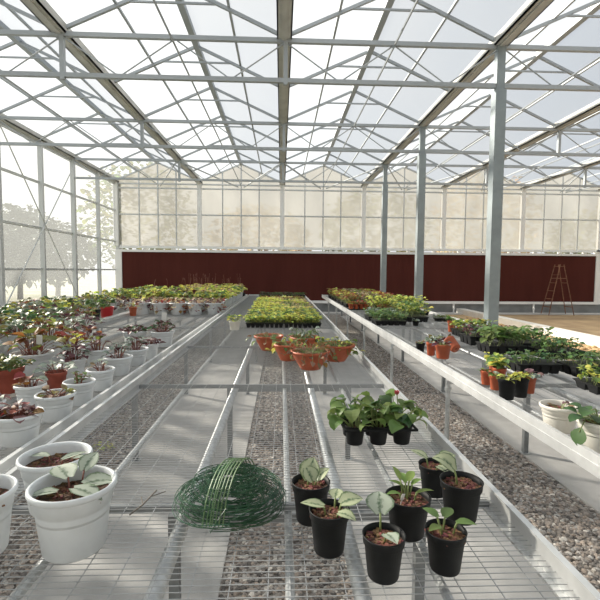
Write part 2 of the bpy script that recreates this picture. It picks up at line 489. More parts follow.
# horizontal wind braces from the last truss to the gable wall
for i in range(1, 8):
    for sx in (-1, 1):
        x = GX[i]
        o = link('wind_brace', MB().tube([(x+sx*.07, 13.86, 4.83), (x+sx*1.45, YB-.09, 4.74)], .022, 6).mesh('wind_brace', 'truss'))
        tag(o, 'slanting steel brace from the last truss to the gable wall', 'brace', 'wind braces at the gable wall')

# columns
for (x, y) in [(GX[3], y) for y in TR] + [(GX[6], y) for y in TR]:
    if x < 4:
        lab = {13.8: 'grey square steel column nearest the dark red cooling pad', 10.2: 'grey square steel column, middle one of the row', 6.6: 'tall grey square steel column, widest in view, behind the right bench', 3.0: 'grey steel column beside the front of the right bench', -.6: 'grey steel column beside the start of the right bench'}[y]
    else:
        lab = 'grey square steel column standing in the far right soil bay'
    t = thing('steel_column', lab, 'column', (x, y, 0), group='columns in the right soil bay' if x > 4 else 'columns beside the right bench')
    link('post', MB().box(-.078, .078, -.078, .078, .012 if x < 4 else .02, 4.24).mesh('post', 'steel'), t)
    link('post_head', MB().box(-.06, .06, -.05, .05, 4.24, 4.86).mesh('post_head', 'steel'), t)
    mb = MB().box(-.11, .11, -.11, .11, .018, .035)
    for a in (-.09, .09):
        for b in (-.09, .09): mb.tube([(a, b, .034), (a, b, .06)], .010, 6)
    link('base_plate', mb.mesh('base_plate', 'galv'), t)

# left wall
def side_wall(name, x, sgn):
    w = struct(name, MB().box(x-.06 if sgn < 0 else x-.02, x+.02 if sgn < 0 else x+.06, YF, YB, -.05, .70).mesh(name, 'palecon'))
    g = MB(); v0 = 0
    g.v += [(x, YF, .70), (x, YB, .70), (x, YB, 4.86), (x, YF, 4.86)]; g.face([0, 1, 2, 3])
    struct('sheet', g.mesh('sheet', 'glass_left'), w)
    for y in FR:
        big = (round((y-YF)/1.8) % 2 == 0)
        h = .055 if big else .035
        struct('wall_post', MB().box(x+.015 if sgn < 0 else x-.13, x+.13 if sgn < 0 else x-.015, y-h, y+h, .70, 4.86).mesh('wall_post', 'frame'), w)
    for z in (.72, 1.6, 2.66, 3.82, 4.80):
        struct('wall_rail', MB().box(x-.02, x+.055, YF, YB, z-.022, z+.022).mesh('wall_rail', 'frame'), w)
    # X bracing rods
    for (a, b) in ((10.2, 13.8),):
        for (z0, z1) in ((.75, 4.75), (4.75, .75)):
            struct('brace_rod', MB().tube([(x-sgn*.145, a, z0), (x-sgn*.145-(.02 if z0 < 1 else 0)*sgn, b, z1)], .016, 6).mesh('brace_rod', 'frame'), w)
    return w
side_wall('wall_left', GX[0]-.04, -1)
side_wall('wall_right', GX[-1]+.04, 1)

def gable(name, y, sgn, pad):
    # plinth
    w = struct(name, MB().box(XL, XR, y, y+.2, -.05, .36 if pad else .70).mesh(name, 'plinth' if pad else 'palecon'))
    g = MB()
    zb = 2.5 if pad else .70
    k = 0
    for i in range(len(GX)-1):
        a, b = GX[i], GX[i+1]; m_ = (a+b)/2
        zz = zb
        v = len(g.v)
        g.v += [(a, y, zz), (b, y, zz), (b, y, ZG-.05), (m_, y, ZR-.05), (a, y, ZG-.05)]
        g.face([v, v+1, v+2, v+3, v+4])
    if pad:
        v = len(g.v); g.v += [(12.62, y, .36), (XR, y, .36), (XR, y, zb), (12.62, y, zb)]; g.face([v, v+1, v+2, v+3])
        v = len(g.v); g.v += [(XL, y, .36), (-6.0, y, .36), (-6.0, y, zb), (XL, y, zb)]; g.face([v, v+1, v+2, v+3])
    struct('sheet', g.mesh('sheet', 'glass_back'), w)
    s = -1 if sgn > 0 else 1
    def B(nm, x0, x1, d0, d1, z0, z1, mt):
        ya, yb = sorted((y+s*d0, y+s*d1))
        struct(nm, MB().box(x0, x1, ya, yb, z0, z1).mesh(nm, mt), w)
    for i, x in enumerate(GX):
        B('wall_post', x-.08, x+.08, .015, .12, zb, 4.86, 'white')
    for i in range(len(GX)-1):
        a, b = GX[i], GX[i+1]; m_ = (a+b)/2
        for dx, ztop in ((-.70, 5.30), (0, ZR-.12), (.68, 5.30)):
            B('mullion', m_+dx-.022, m_+dx+.022, .012, .06, zb, ztop, 'frame')
        mb = MB()
        for sx in (-1, 1): mb.tube([(m_+sx*(SP/2-.06), y+s*.04, ZG-.02), (m_, y+s*.04, ZR-.05)], .038, 4)
        struct('gable_rafter', mb.mesh('gable_rafter', 'frame'), w)
    for z in (3.68, 4.66, 4.82):
        B('wall_rail', XL, XR, .02, .075, z-.025, z+.025, 'frame')
    return w
gable('wall_back', YB, 1, True)
gable('wall_front', YF-.05, -1, False)

# cooling pad
cp = thing('cooling_pad_wall', 'long dark red-brown corrugated cooling pad in white frame along the far wall', 'cooling pad', (0, YB, 0))
link('pad_media', MB().box(-5.98, 12.34, -.16, -.02, .47, 2.27).mesh('pad_media', 'pad'), cp)
link('top_channel', MB().box(-6.05, 12.5, -.22, -.01, 2.27, 2.36).box(-6.05, 12.5, -.24, -.20, 2.40, 2.44).box(-6.05, 12.5, -.20, -.01, 2.44, 2.50).mesh('top_channel', 'white'), cp)
link('bottom_channel', MB().box(-6.05, 12.5, -.22, -.01, .38, .47).mesh('bottom_channel', 'white'), cp)
link('side_frame', MB().box(-6.22, -5.98, -.20, -.01, .38, 2.36).mesh('side_frame', 'white'), cp)
link('side_frame', MB().box(12.34, 12.62, -.20, -.01, .38, 2.50).mesh('side_frame', 'white'), cp)
mb = MB()
for x in [v+.9 for v in range(-6, 12)]: mb.box(x-.04, x+.04, -.21, -.03, 2.36, 2.44)
link('channel_bracket', mb.mesh('channel_bracket', 'white'), cp)
for x, lab in ((6.75, 'short white drain pipe under the cooling pad, between the columns'), (9.95, 'short white drain pipe under the cooling pad, by the ladder')):
    t = thing('drain_pipe', lab, 'pipe', (x, YB-.12, 0))
    link('pipe', MB().tube([(0, 0, .035), (0, 0, .38)], .032, 10).mesh('pipe', 'white'), t)
    link('coupling', MB().tube([(0, 0, .16), (0, 0, .24)], .045, 10).mesh('coupling', 'white'), t)

# outdoors: trees and a distant field edge
def tree(x, y, h, r, mt, lab, seed, group=None):
    R = random.Random(seed)
    t = thing('tree', lab, 'tree', (x, y, -.06), group=group)
    link('trunk', MB().tube([(0, 0, 0), (.1, 0, h*.3), (0, .1, h*.55)], .16, 8, r2=.07).mesh('trunk', 'twig'), t)
    mb = MB()
    for _ in range(1500):
        u, v = R.uniform(-1, 1), R.uniform(0, 2*PI); q = R.uniform(.45, 1)**.6
        c = math.sqrt(1-u*u)
        px, py, pz = r*q*c*math.cos(v), r*q*c*math.sin(v), h*.58+h*.42*q*u
        mb.leaf((px, py, pz), R.uniform(0, 2*PI), R.uniform(-.8, .8), R.uniform(.22, .5), R.uniform(.2, .4), .4, 'oval')
    link('crown', mb.mesh('crown', mt), t)
    return t
k = 0
t0 = tree(-13.8, 2.0, 4.0, 2.3, 'hedge', 'dark bushy tree outside the translucent left wall', 20, 'trees outside the left wall')
for j in range(1, 9):
    c = copy_tree(t0, (-13.8-.4*(j % 2), 2+3.3*j, -.06), 1.7*j, 'dark bushy tree outside the translucent left wall', 'tree', 'trees outside the left wall')
    c.scale = (1, 1, 1+.14*((j*2) % 3))
k = 5
for (x, y) in ((-9, 29), (-1.5, 30), (6, 29), (13.5, 30), (21, 29), (28.5, 30)):
    tree(x, y, 6.0+1.2*(k % 3), 3.6, 'olive' if k % 2 else 'tan', 'olive and buff tree outside the translucent far wall', 20+k, 'trees outside the far wall'); k += 1

# ------------------------------------------------------------ benches
ZM = .75
def bench(name_lab, x0, x1, y0, y1, cross_y):
    t = thing('rolling_bench', name_lab, 'greenhouse bench', ((x0+x1)/2, y0, 0))
    hw = (x1-x0)/2; L = y1-y0
    mb = MB()
    for sx in (-1, 1):
        a, b = sorted((sx*hw, sx*(hw-.012)))
        mb.box(a, b, 0, L, .715, .795)
        a, b = sorted((sx*hw, sx*(hw-.022))); mb.box(a, b, 0, L, .795, .803)
        a, b = sorted((sx*hw, sx*(hw-.034))); mb.box(a, b, 0, L, .706, .715)
        a, b = sorted((sx*(hw+.004), sx*(hw-.002))); mb.box(a, b, 0, L, .752, .760)
    link('side_rim', mb.mesh('side_rim', 'alu'), t)
    mb = MB()
    for yy in (0, L-.012):
        mb.box(-hw+.013, hw-.013, yy, yy+.012, .715, .795)
    link('end_rim', mb.mesh('end_rim', 'alu'), t)
    mb = MB(); n = int(L/.025)
    r = .0012
    for i in range(1, n):
        y = i*.025
        mb.box(-hw+.012, hw-.012, y-r, y+r, ZM-.0022, ZM-.0004)
    m2 = int(2*hw/.11)
    for j in range(1, m2+1):
        x = -hw+j*2*hw/(m2+1)
        mb.box(x-r, x+r, .012, L-.012, ZM-.0044, ZM-.0022)
    link('wire_mesh', mb.mesh('wire_mesh', 'wire'), t)
    for y in cross_y:
        link('crossbar', MB().box(-hw+.014, hw-.014, y-y0-.0125, y-y0+.0125, .714, .739).mesh('crossbar', 'bar'), t)
    for xx in (-.585, .165, .60):
        link('support_tube', MB().tube([(xx, .014, .702), (xx, L-.014, .702)], .014, 8).mesh('support_tube', 'galv'), t)
    return t
BY0, BY1 = .95, 15.3
CY = [1.62+1.75*i for i in range(8)]
bench('aluminium-rimmed wire mesh bench in the middle, running to the far wall', -1.07, .80, BY0, BY1, CY)
bench('left wire mesh bench crowded with white pots', -2.84, -1.14, BY0, BY1, CY)
bench('right wire mesh bench across the gravel aisle, with trays and terracotta pots', 1.39, 3.06, BY0, BY1, CY)
bench('leftmost wire mesh bench beside the translucent side wall', -4.9, -2.91, BY0, BY1, CY)

def trestle(x0, x1, y, lab, grp):
    t = thing('bench_trestle', lab, 'trestle', ((x0+x1)/2, y, 0), group=grp)
    w = (x1-x0)/2
    for sx in (-1, 1):
        link('leg', MB().box(sx*w-.02, sx*w+.02, -.02, .02, .018, .635).mesh('leg', 'bar'), t)
        link('foot_plate', MB().box(sx*w-.04, sx*w+.04, -.04, .04, .0185, .024).mesh('foot_plate', 'galv'), t)
    link('cross_beam', MB().box(-w-.02, w+.02, -.018, .018, .600, .636).mesh('cross_beam', 'bar'), t)
for (nm, x0, x1, rx) in (('middle', -.42, .57, (-.36, .24)), ('left', -2.6, -1.2, (-2.35, -1.65)), ('right', 2.15, 2.85, (2.2, 2.75)), ('leftmost', -4.6, -3.1, (-4.4, -3.5))):
    for i in range(7):
        trestle(x0, x1, 3.7+2*i if nm != 'right' else 3.78+2*i, f'galvanised trestle standing under the {nm} mesh bench', f'trestles under the {nm} bench')
    trestle(x0, x1, 1.75, f'galvanised trestle standing under the {nm} mesh bench', f'trestles under the {nm} bench')
    for x, sd in zip(rx, ('left', 'right')):
        o = link('roller_pipe', MB().tube([(x, BY0+.1, .6625), (x, BY1-.1, .6625)], .0265, 12).mesh('roller_pipe', 'galv', True))
        tag(o, f'thick galvanised roller pipe under the {nm} bench, the {sd} of its two', 'pipe')

# vertical stand pipes at the aisle edge of the right bench
for i in range(6):
    y = 3.72+1.98*i
    t = thing('aisle_support_post', ['nearest galvanised post at the aisle edge of the right bench', 'second nearest galvanised post at the aisle edge of the right bench', 'third galvanised post along the aisle edge of the right bench', 'fourth galvanised post along the aisle edge of the right bench', 'fifth galvanised post along the aisle edge of the right bench', 'farthest galvanised post at the aisle edge of the right bench'][i], 'post', (1.46, y+.09, 0))
    link('post', MB().tube([(0, 0, .018), (0, 0, .63)], .019, 10).mesh('post', 'galv'), t)
    link('bracket', MB().box(-.02, .26, -.014, .014, .63, .655).box(.23, .26, -.014, .014, .56, .63).mesh('bracket', 'galv'), t)
    link('clamp', MB().tube([(0, 0, .57), (0, 0, .60)], .029, 10).mesh('clamp', 'galv'), t)

# ------------------------------------------------------------ pots
def pot_mesh(kind, r, h, n=32):
    mb = MB()
    if kind == 'planter':       # white rolled rim, stepped band
        prof = [(.01, 0), (r*.70, 0), (r*.73, .006), (r*.86, h*.66), (r*.865, h*.70), (r*.90, h*.71), (r*.925, h-.020), (r*.93, h-.018), (r*1.0, h-.016), (r*1.03, h-.008), (r*1.02, h), (r*.98, h+.004), (r*.935, h), (r*.91, h-.012), (r*.86, h*.70), (r*.84, h*.55), (.01, h*.55)]
    elif kind == 'nursery':
        prof = [(.01, 0), (r*.70, 0), (r*.73, .004), (r*.90, h*.80), (r*.96, h*.81), (r*.985, h-.003), (r*1.01, h), (r*.96, h+.001), (r*.93, h*.86), (r*.88, h*.74), (.01, h*.74)]
    elif kind == 'bowl':
        prof = [(.01, .012), (r*.42, .012), (r*.42, 0), (r*.50, 0), (r*.55, .015), (r*.86, h*.62), (r*.93, h*.82), (r*.95, h*.84), (r*1.02, h*.86), (r*1.03, h), (r*.96, h), (r*.92, h*.84), (r*.84, h*.62), (.01, h*.62)]
    mb.lathe(prof, n)
    return mb
SOILZ = {'planter': .80, 'nursery': .84, 'bowl': .84}
POT_CACHE = {}
def get_pot(kind, r, h, mt, near=False):
    key = (kind, round(r, 3), round(h, 3), mt, near)
    if key not in POT_CACHE:
        n = 40 if near else 20
        pm = pot_mesh(kind, r, h, n).mesh('pot', mt, True)
        R = random.Random(hash(key[1:3]) & 255)
        z = h*SOILZ[kind]
        sm = MB().disc(r*.895, z, n, 4, .004, rg=R)
        if near:
            for _ in range(130):
                a, q = R.uniform(0, 2*PI), r*.85*math.sqrt(R.random())
                s_ = R.uniform(.004, .010); x, y = q*math.cos(a), q*math.sin(a); b = len(sm.v)
                t = R.uniform(0, PI); c, s2 = math.cos(t), math.sin(t)
                for (u, v, w) in ((-1, -.5, 0), (1, -.5, .3), (1, .5, 0), (-1, .5, .3), (-.8, -.4, .8), (.8, -.4, .9), (.8, .4, .7), (-.8, .4, 1)):
                    sm.v.append((x+(u*c-v*s2)*s_, y+(u*s2+v*c)*s_, z+w*s_*.7))
                for q4 in ((4, 5, 6, 7), (0, 1, 5, 4), (1, 2, 6, 5), (2, 3, 7, 6), (3, 0, 4, 7)):
                    sm.face([b+i for i in q4], 1)
        POT_CACHE[key] = (pm, sm.mesh('soil', ['soil', 'bark']))
    return POT_CACHE[key]

# ------------------------------------------------------------ foliage
def foliage(style, R, r, leaf='green', leaf2=None, stem='stem', n=12, size=.07, height=.14, kind='heart', spread=1.0, stalk=0, droop=.5):
    """a plant rooted at the origin (soil surface), r = pot radius"""
    mb = MB()
    for i in range(n):
        az = 2*PI*(i*.382)+R.uniform(-.5, .5)
        q = R.uniform(.05, .45)*r
        b = Vector((q*math.cos(az), q*math.sin(az), 0))
        mi = 0 if (leaf2 is None or R.random() < .6) else 2
        sz = size*R.uniform(.7, 1.2)
        if style == 'mound':
            k = R.random()
            hh = height*(.35+.65*k)*R.uniform(.8, 1.1); out = r*spread*(1.15-.75*k)*R.uniform(.6, 1.1)
            tip = Vector((out*math.cos(az), out*math.sin(az), hh))
            midp = b.lerp(tip, .55)+Vector((0, 0, hh*.18))
            mb.tube([b, midp, tip], .0022+.008*size, 4, 1)
            mb.leaf(tip, az+R.uniform(-.6, .6), R.uniform(-.2, .7), sz, sz*R.uniform(.75, 1), droop*R.uniform(.5, 1.5), kind, mi, roll=R.uniform(-.5, .5))
        elif style == 'trail':
            k = R.random()
            out = r*spread*R.uniform(.6, 1.15); hh = height*R.uniform(.1, 1)
            if k < .4:
                tip = Vector((out*1.1*math.cos(az), out*1.1*math.sin(az), -height*R.uniform(0, .9)))
                midp = Vector((r*.95*math.cos(az), r*.95*math.sin(az), .025+height*.3))
            else:
                tip = Vector((out*.8*math.cos(az), out*.8*math.sin(az), hh)); midp = b.lerp(tip, .5)+Vector((0, 0, .02))
            mb.tube([b, midp, tip], .002, 4, 1)
            mb.leaf(tip, az+R.uniform(-.9, .9), R.uniform(-.7, .6), sz, sz*.8, .5, kind, mi, roll=R.uniform(-.6, .6))
        elif style == 'tall':
            hh = height*R.uniform(.5, 1.1); lean = R.uniform(.1, .6)*spread
            tip = b+Vector((math.cos(az)*hh*lean, math.sin(az)*hh*lean, hh))
            mb.tube([b, b.lerp(tip, .5)+Vector((0, 0, .01)), tip], .0025, 4, 1)
            for kk in range(3):
                p = b.lerp(tip, .5+.25*kk)
                mb.leaf(p, R.uniform(0, 2*PI), R.uniform(-.1, .6), sz, sz*.55, droop, kind, mi, roll=R.uniform(-.4, .4))
        elif style == 'flat':
            q = r*.9*math.sqrt(R.random())
            b = Vector((q*math.cos(az), q*math.sin(az), R.uniform(.0, height)))
            mb.leaf(b, R.uniform(0, 2*PI), R.uniform(-.1, .5), sz, sz*.7, .4, kind, mi, roll=R.uniform(-.6, .6))
    for _ in range(stalk):
        az = R.uniform(0, 2*PI); hh = height*R.uniform(1.5, 2.6)
        tip = Vector((math.cos(az)*.06, math.sin(az)*.06, hh))
        mb.tube([(0, 0, 0), tip*.6+Vector((.01, 0, 0)), tip], .003, 4, 1)
        for kk in range(4): mb.leaf(tip-Vector((0, 0, .012*kk)), R.uniform(0, 6), .8, .02, .012, .2, 'oval', 1)
    return mb.mesh('foliage', [leaf, stem, leaf2 or leaf])

RS = random.Random(99)
def F(style, r, **kw):
    return foliage(style, random.Random(RS.randint(0, 99999)), r, **kw)

def label_mesh(h=.11):
    mb = MB().box(-.004, .004, -.0008, .0008, 0, h*.6).box(-.011, .011, -.0008, .0008, h*.6, h)
    return mb.mesh('plant_label', 'label')
LAB = label_mesh()

def potted(name, label, loc, kind, r, h, mt, fol, rz=0, near=False, group=None, cat='potted plant', tagloc=None, tilt=None, extra=None):
    t = thing(name, label, cat, (loc[0], loc[1], ZM), rz, group)
    pm, sm = get_pot(kind, r, h, mt, near)
    link('pot', pm, t); link('soil', sm, t)
    z = h*SOILZ[kind]
    if fol is not None: link('foliage', fol, t, (0, 0, z))
    if tagloc:
        l = link('plant_label', LAB, t, (tagloc[0], tagloc[1], z-.01)); l.rotation_euler = (.25, .1, -rz+.2)
        if len(tagloc) > 2: l.scale = (tagloc[2],)*3
    if tilt: t.rotation_euler = tilt
    return t

# ---- near pots (middle bench, front)
def near_leafy(specs, mats, stems):
    """specs: (base xy, stem height, azimuth, pitch, L, W, droop, material index, roll)"""
    mb = MB()
    for (bx, by, sh, az, pitch, L, Wd, dr, mi, ro) in specs:
        ox, oy = bx+math.cos(az)*sh*.3, by+math.sin(az)*sh*.3
        mb.tube([(bx, by, -.01), ((bx+ox)/2, (by+oy)/2, sh*.6), (ox, oy, sh)], .003, 6, 1)
        mb.leaf((ox, oy, sh), az, pitch, L, Wd, dr, 'heart', mi, .2, ro)
    return mb.mesh('foliage', [mats[0], stems, mats[-1]], True)
potted('potted_begonia', 'large white round pot, nearest at bottom left, with two big silvery leaves', (-.63, 1.36), 'planter', .122, .20, 'potwhite',
       near_leafy([(.02, .01, .03, .5, .05, .10, .085, .3, 0, .1), (-.02, .02, .045, 2.3, .15, .12, .08, .3, 0, -.1), (.0, -.01, .03, -.4, .0, .11, .07, .25, 0, .0), (.01, .03, .06, 1.4, .6, .08, .06, .4, 0, .2), (-.04, -.01, .02, 3.4, .05, .08, .05, .2, 0, 0)], ['silver'], 'redstem'), near=True)
potted('potted_begonia', 'white round pot behind the nearest one, small silver leaves on dark soil', (-.80, 1.60), 'planter', .118, .19, 'potwhite',
       near_leafy([(.02, .0, .02, .9, .1, .09, .035, .2, 0, .1), (-.03, .02, .025, 3.0, .1, .08, .04, .3, 0, 0), (.05, .01, .02, .2, .1, .07, .03, .3, 0, 0)], ['silver'], 'redstem'), near=True)
potted('potted_begonia', 'white pot cut by the left edge of the picture, bottom corner', (-.905, 1.34), 'planter', .105, .19, 'potwhite',
       near_leafy([(.0, .0, .02, .9, .2, .06, .04, .2, 0, .1), (-.03, .02, .025, 3.0, .1, .07, .04, .3, 0, 0)], ['silver'], 'redstem'), near=True)
potted('potted_begonia', 'black pot with one upright silver-green leaf, right of the green wire coil', (.105, 1.49), 'nursery', .066, .135, 'potblack',
       near_leafy([(-.01, .01, .02, 1.2, 1.0, .085, .075, .5, 0, .3), (.01, .0, .02, 2.2, .9, .06, .06, .4, 0, -.3), (.015, .01, .02, .4, .8, .06, .05, .4, 0, .2)], ['cream_leaf'], 'stem'), near=True)
potted('potted_begonia', 'black pot in front with pale folded silvery leaves, bottom centre', (.150, 1.318), 'nursery', .062, .13, 'potblack',
       near_leafy([(.03, .01, .03, .3, .3, .075, .065, .4, 0, .2), (-.01, .0, .03, 3.0, .2, .07, .04, .2, 0, -.2), (.02, -.02, .02, -.6, .2, .06, .045, .5, 0, .1), (.02, .03, .035, 1.3, .3, .05, .05, .3, 0, 0)], ['cream_leaf'], 'stem'), near=True)
potted('potted_begonia', 'black pot at the bottom edge with one round silver-veined leaf', (.29, 1.20), 'nursery', .060, .12, 'potblack',
       near_leafy([(.0, .04, .05, 1.45, .75, .075, .085, .5, 0, .0), (.0, -.01, .03, -1.3, .3, .06, .05, .3, 0, 0)], ['silver'], 'stem'), near=True)
potted('potted_begonia', 'wide black pot with thin green seedlings and a white label', (.415, 1.40), 'nursery', .073, .125, 'potblack',
       near_leafy([(.0, .02, .04, 2.6, .4, .05, .022, .4, 0, 0), (.0, .02, .05, 1.6, .6, .05, .025, .6, 0, 0), (.01, .02, .045, .6, .4, .055, .022, .6, 0, 0), (-.01, .02, .06, 2.0, .9, .05, .022, .5, 0, 0), (.02, .0, .03, .1, .3, .06, .02, .4, 0, 0), (-.02, .0, .03, 3.4, .3, .05, .025, .4, 0, 0), (.0, .01, .06, 1.0, .8, .05, .03, .8, 0, 0)], ['fresh'], 'stem'), near=True, tagloc=(-.032, -.02, .5))
potted('potted_begonia', 'black pot with an upright cream and green leaf, rightmost at the bench rim', (.625, 1.485), 'nursery', .072, .135, 'potblack',
       near_leafy([(-.01, .0, .055, 2.6, .9, .085, .062, .9, 0, -.5), (-.01, .01, .05, 2.0, .7, .05, .04, .9, 0, .3)], ['cream_leaf'], 'stem'), near=True)
potted('potted_begonia', 'small black pot with two pale leaves, behind the rightmost black pot', (.592, 1.66), 'nursery', .060, .115, 'potblack',
       near_leafy([(-.02, .01, .035, 2.4, .4, .07, .05, .3, 0, .0), (.02, .0, .035, .4, .4, .07, .06, .5, 0, .2), (.0, -.02, .02, -1.0, .1, .05, .05, .5, 0, 0)], ['cream_leaf'], 'stem'), near=True)
potted('potted_seedling', 'black pot at the bottom edge with small plain green leaves', (.475, 1.225), 'nursery', .058, .115, 'potblack',
       near_leafy([(.0, .02, .04, .9, .3, .055, .038, .4, 0, 0), (-.01, .01, .045, 2.3, .4, .05, .035, .4, 0, 0), (.02, .0, .04, -.2, .2, .055, .035, .4, 0, 0), (-.01, .0, .03, 3.6, .2, .045, .03, .4, 0, 0)], ['green'], 'stem'), near=True)

# ---- coil of green wire
def wire_coil():
    t = thing('wire_coil', 'tangled roll of green coated wire netting lying on the middle bench', 'wire roll', (-.17, 1.545, ZM))
    R = random.Random(4); mb = MB()
    for i in range(105):
        rr = R.uniform(.055, .185); ox, oy = R.uniform(-.018, .018), R.uniform(-.018, .018)
        h0 = .008+.155*math.sqrt(max(0, 1-(rr/.20)**2))*R.uniform(.15, 1)
        ax, ay = R.uniform(-.10, .10), R.uniform(-.10, .10); e = R.uniform(.75, 1)
        ph = R.uniform(0, 6); a0 = R.uniform(0, 2*PI); span = 2*PI*R.uniform(.55, 1)
        pts = []
        for k in range(29):
            a = a0+span*k/28
            x, y = ox+rr*math.cos(a)*1.02, oy+rr*e*math.sin(a)
            pts.append((x, y, max(.003, h0+ax*x+ay*y+.006*math.sin(3*a+ph))))
        mb.tube(pts, .0014, 4)
    link('wire_loops', mb.mesh('wire_loops', 'wiregreen'), t)
    mb = MB()
    for i in range(7):                                # parallel strands crossing the top
        o = i*.0105-.03+R.uniform(-.002, .002)
        pts = []
        for k in range(13):
            u = -1+2*k/12
            pts.append((o+.045*u, .165*u, .172*math.sqrt(max(0, 1-(u*.98)**2))+.008))
        mb.tube(pts, .0024, 5)
    link('cross_strands', mb.mesh('cross_strands', 'wirelight'), t)
    mb = MB()
    for i in range(90):
        a = R.uniform(0, 2*PI); r0 = R.uniform(.06, .17); da = R.uniform(-.5, .5); dr = R.uniform(-.05, .05)
        z = lambda q: .012+.155*math.sqrt(max(0, 1-(min(q, .195)/.20)**2))*.9
        r1 = max(.03, min(.19, r0+dr))
        p0 = (r0*math.cos(a), r0*math.sin(a), z(r0)); p1 = (r1*math.cos(a+da), r1*math.sin(a+da), z(r1)*R.uniform(.5, 1))
        mb.tube([p0, ((p0[0]+p1[0])/2*1.04, (p0[1]+p1[1])/2*1.04, (p0[2]+p1[2])/2+.004), p1], .0012, 4)
    link('short_wires', mb.mesh('short_wires', 'wiregreen'), t)
wire_coil()
t = MB().tube([(0, 0, .003), (.03, .05, .012), (.055, .14, .02)], .003, 5).tube([(.03, .05, .012), (.01, .10, .015)], .002, 5).tube([(.045, .1, .016), (.085, .15, .01)], .002, 5)
o = link('dry_twig', t.mesh('dry_twig', 'twig')); o.location = (-.52, 1.53, ZM)
tag(o, 'thin grey forked twig lying on the mesh left of the wire coil', 'twig')
o = link('moss_tuft', foliage('flat', random.Random(3), .10, leaf='lime', n=60, size=.03, height=.03, kind='lance')); o.location = (-1.58, 4.0, .01)
tag(o, 'small yellow-green weed tuft growing on the gravel under the bench', 'weed')

# ---- six-cell tray with green plants
def six_tray():
    t = thing('six_cell_tray', 'black six-cell tray of leafy green plants with a pink bud', 'seedling tray', (.485, 2.23, ZM), .02)
    dx, dy = .118, .118
    frame = MB()
    for i in range(4):
        frame.box(-.177+i*dx-.004, -.177+i*dx+.004, -.118, .118, .078, .088)
    for j in range(3):
        frame.box(-.181, .181, -.118+j*dy-.004, -.118+j*dy+.004, .078, .088)
    link('tray_frame', frame.mesh('tray_frame', 'potblack'), t)
    pm, sm = get_pot('nursery', .053, .095, 'potblack')
    R = random.Random(12)
    for i in range(3):
        for j in range(2):
            c = (-.118+i*dx, -.059+j*dy, 0)
            p = link('cell_pot', pm, t, c)
            link('soil', sm, p)
            link('foliage', foliage('mound', R, .07, leaf='green', leaf2='fresh' if i != 1 else 'deep', n=17, size=.068, height=.125, spread=1.5, droop=1.1), p, (0, 0, .075), R.uniform(0, 6))
    mb = MB().tube([(.1, 0, .08), (.12, .02, .16), (.115, .03, .225)], .003, 5, 0)
    for k in range(6): mb.leaf((.115, .03, .215), k, .9, .028, .022, -.2, 'oval', 1)
    mb.tube([(.02, .0, .08), (.03, -.02, .15)], .003, 5, 0)
    for k in range(4): mb.leaf((.03, -.02, .15), k*1.5, .2, .03, .016, .2, 'oval', 1)
    M['bud'] = mat('pink_bud', (.60, .10, .12), .5)
    link('pink_bud', mb.mesh('pink_bud', ['stem', 'bud']), t)
six_tray()

# ---- terracotta bowls
bowls = [(-.13, 4.81, .155, 'terracotta bowl standing apart on the left, sparse low plants'),
         (.26, 3.88, .170, 'nearest terracotta bowl of the cluster, stems trailing over its rim'),
         (.07, 4.26, .142, 'terracotta bowl at the left of the cluster with a trailing shoot'),
         (.25, 4.72, .152, 'terracotta bowl at the back of the cluster, grey-green plants'),
         (.53, 4.24, .175, 'terracotta bowl at the right of the cluster, bright green leaves')]
for i, (x, y, r, lab) in enumerate(bowls):
    f = F('trail', r, leaf=['dry', 'dry', 'green', 'silverdark', 'green'][i], leaf2=['green', 'rust', 'lime', 'green', 'lime'][i], n=[24, 64, 44, 60, 70][i], size=.052, height=[.04, .08, .07, .11, .08][i], spread=1.15, stem='stem')
    potted('terracotta_bowl', lab, (x, y), 'bowl', r, .16, 'terra', f, rz=i*1.3, near=False)
potted('potted_plant', 'small cream pot of trailing leaves at the left corner of the seedling trays', (-.66, 6.45), 'nursery', .085, .13, 'potcream', F('mound', .10, leaf='green', leaf2='lime', n=26, size=.055, height=.10, spread=1.4))

# ---- seedling trays
def tray_mesh(w, d, h, nx, ny):
    mb = MB()
    mb.box(-w/2, w/2, -d/2, d/2, h-.010, h)       # deck
    mb.box(-w/2-.006, w/2+.006, -d/2-.006, d/2+.006, h-.001, h+.004)
    for i in range(nx):
        for j in range(ny):
            cx, cy = -w/2+(i+.5)*w/nx, -d/2+(j+.5)*d/ny
            a, b = w/nx*.44, d/ny*.44; c, e = a*.7, b*.7
            v = len(mb.v)
            mb.v += [(cx-c, cy-e, 0), (cx+c, cy-e, 0), (cx+c, cy+e, 0), (cx-c, cy+e, 0), (cx-a, cy-b, h-.008), (cx+a, cy-b, h-.008), (cx+a, cy+b, h-.008), (cx-a, cy+b, h-.008)]
            for q in ((3, 2, 1, 0), (0, 1, 5, 4), (1, 2, 6, 5), (2, 3, 7, 6), (3, 0, 4, 7)): mb.face([v+k for k in q])
    return mb.mesh('tray', 'potblack')
def tray_foliage(R, w, d, n, size, height, leaf, leaf2, kind='oval', stem='stem'):
    mb = MB()
    n = int(n*1.8); size *= .78
    for _ in range(n):
        x, y = R.uniform(-w/2, w/2)*.96, R.uniform(-d/2, d/2)*.96
        hh = height*R.uniform(.3, 1); az = R.uniform(0, 6.28)
        tx, ty = x+math.cos(az)*hh*.3, y+math.sin(az)*hh*.3
        if R.random() < .5: mb.tube([(x, y, 0), (tx, ty, hh)], .0018, 3, 1, caps=False)
        s = size*R.uniform(.7, 1.2)
        mb.leaf((tx, ty, hh), az, R.uniform(-.1, .7), s, s*.75, R.uniform(.2, .9), kind, 0 if R.random() < .6 else 2, roll=R.uniform(-.5, .5))
    return mb.mesh('seedlings', [leaf, stem, leaf2])
RT = random.Random(31)
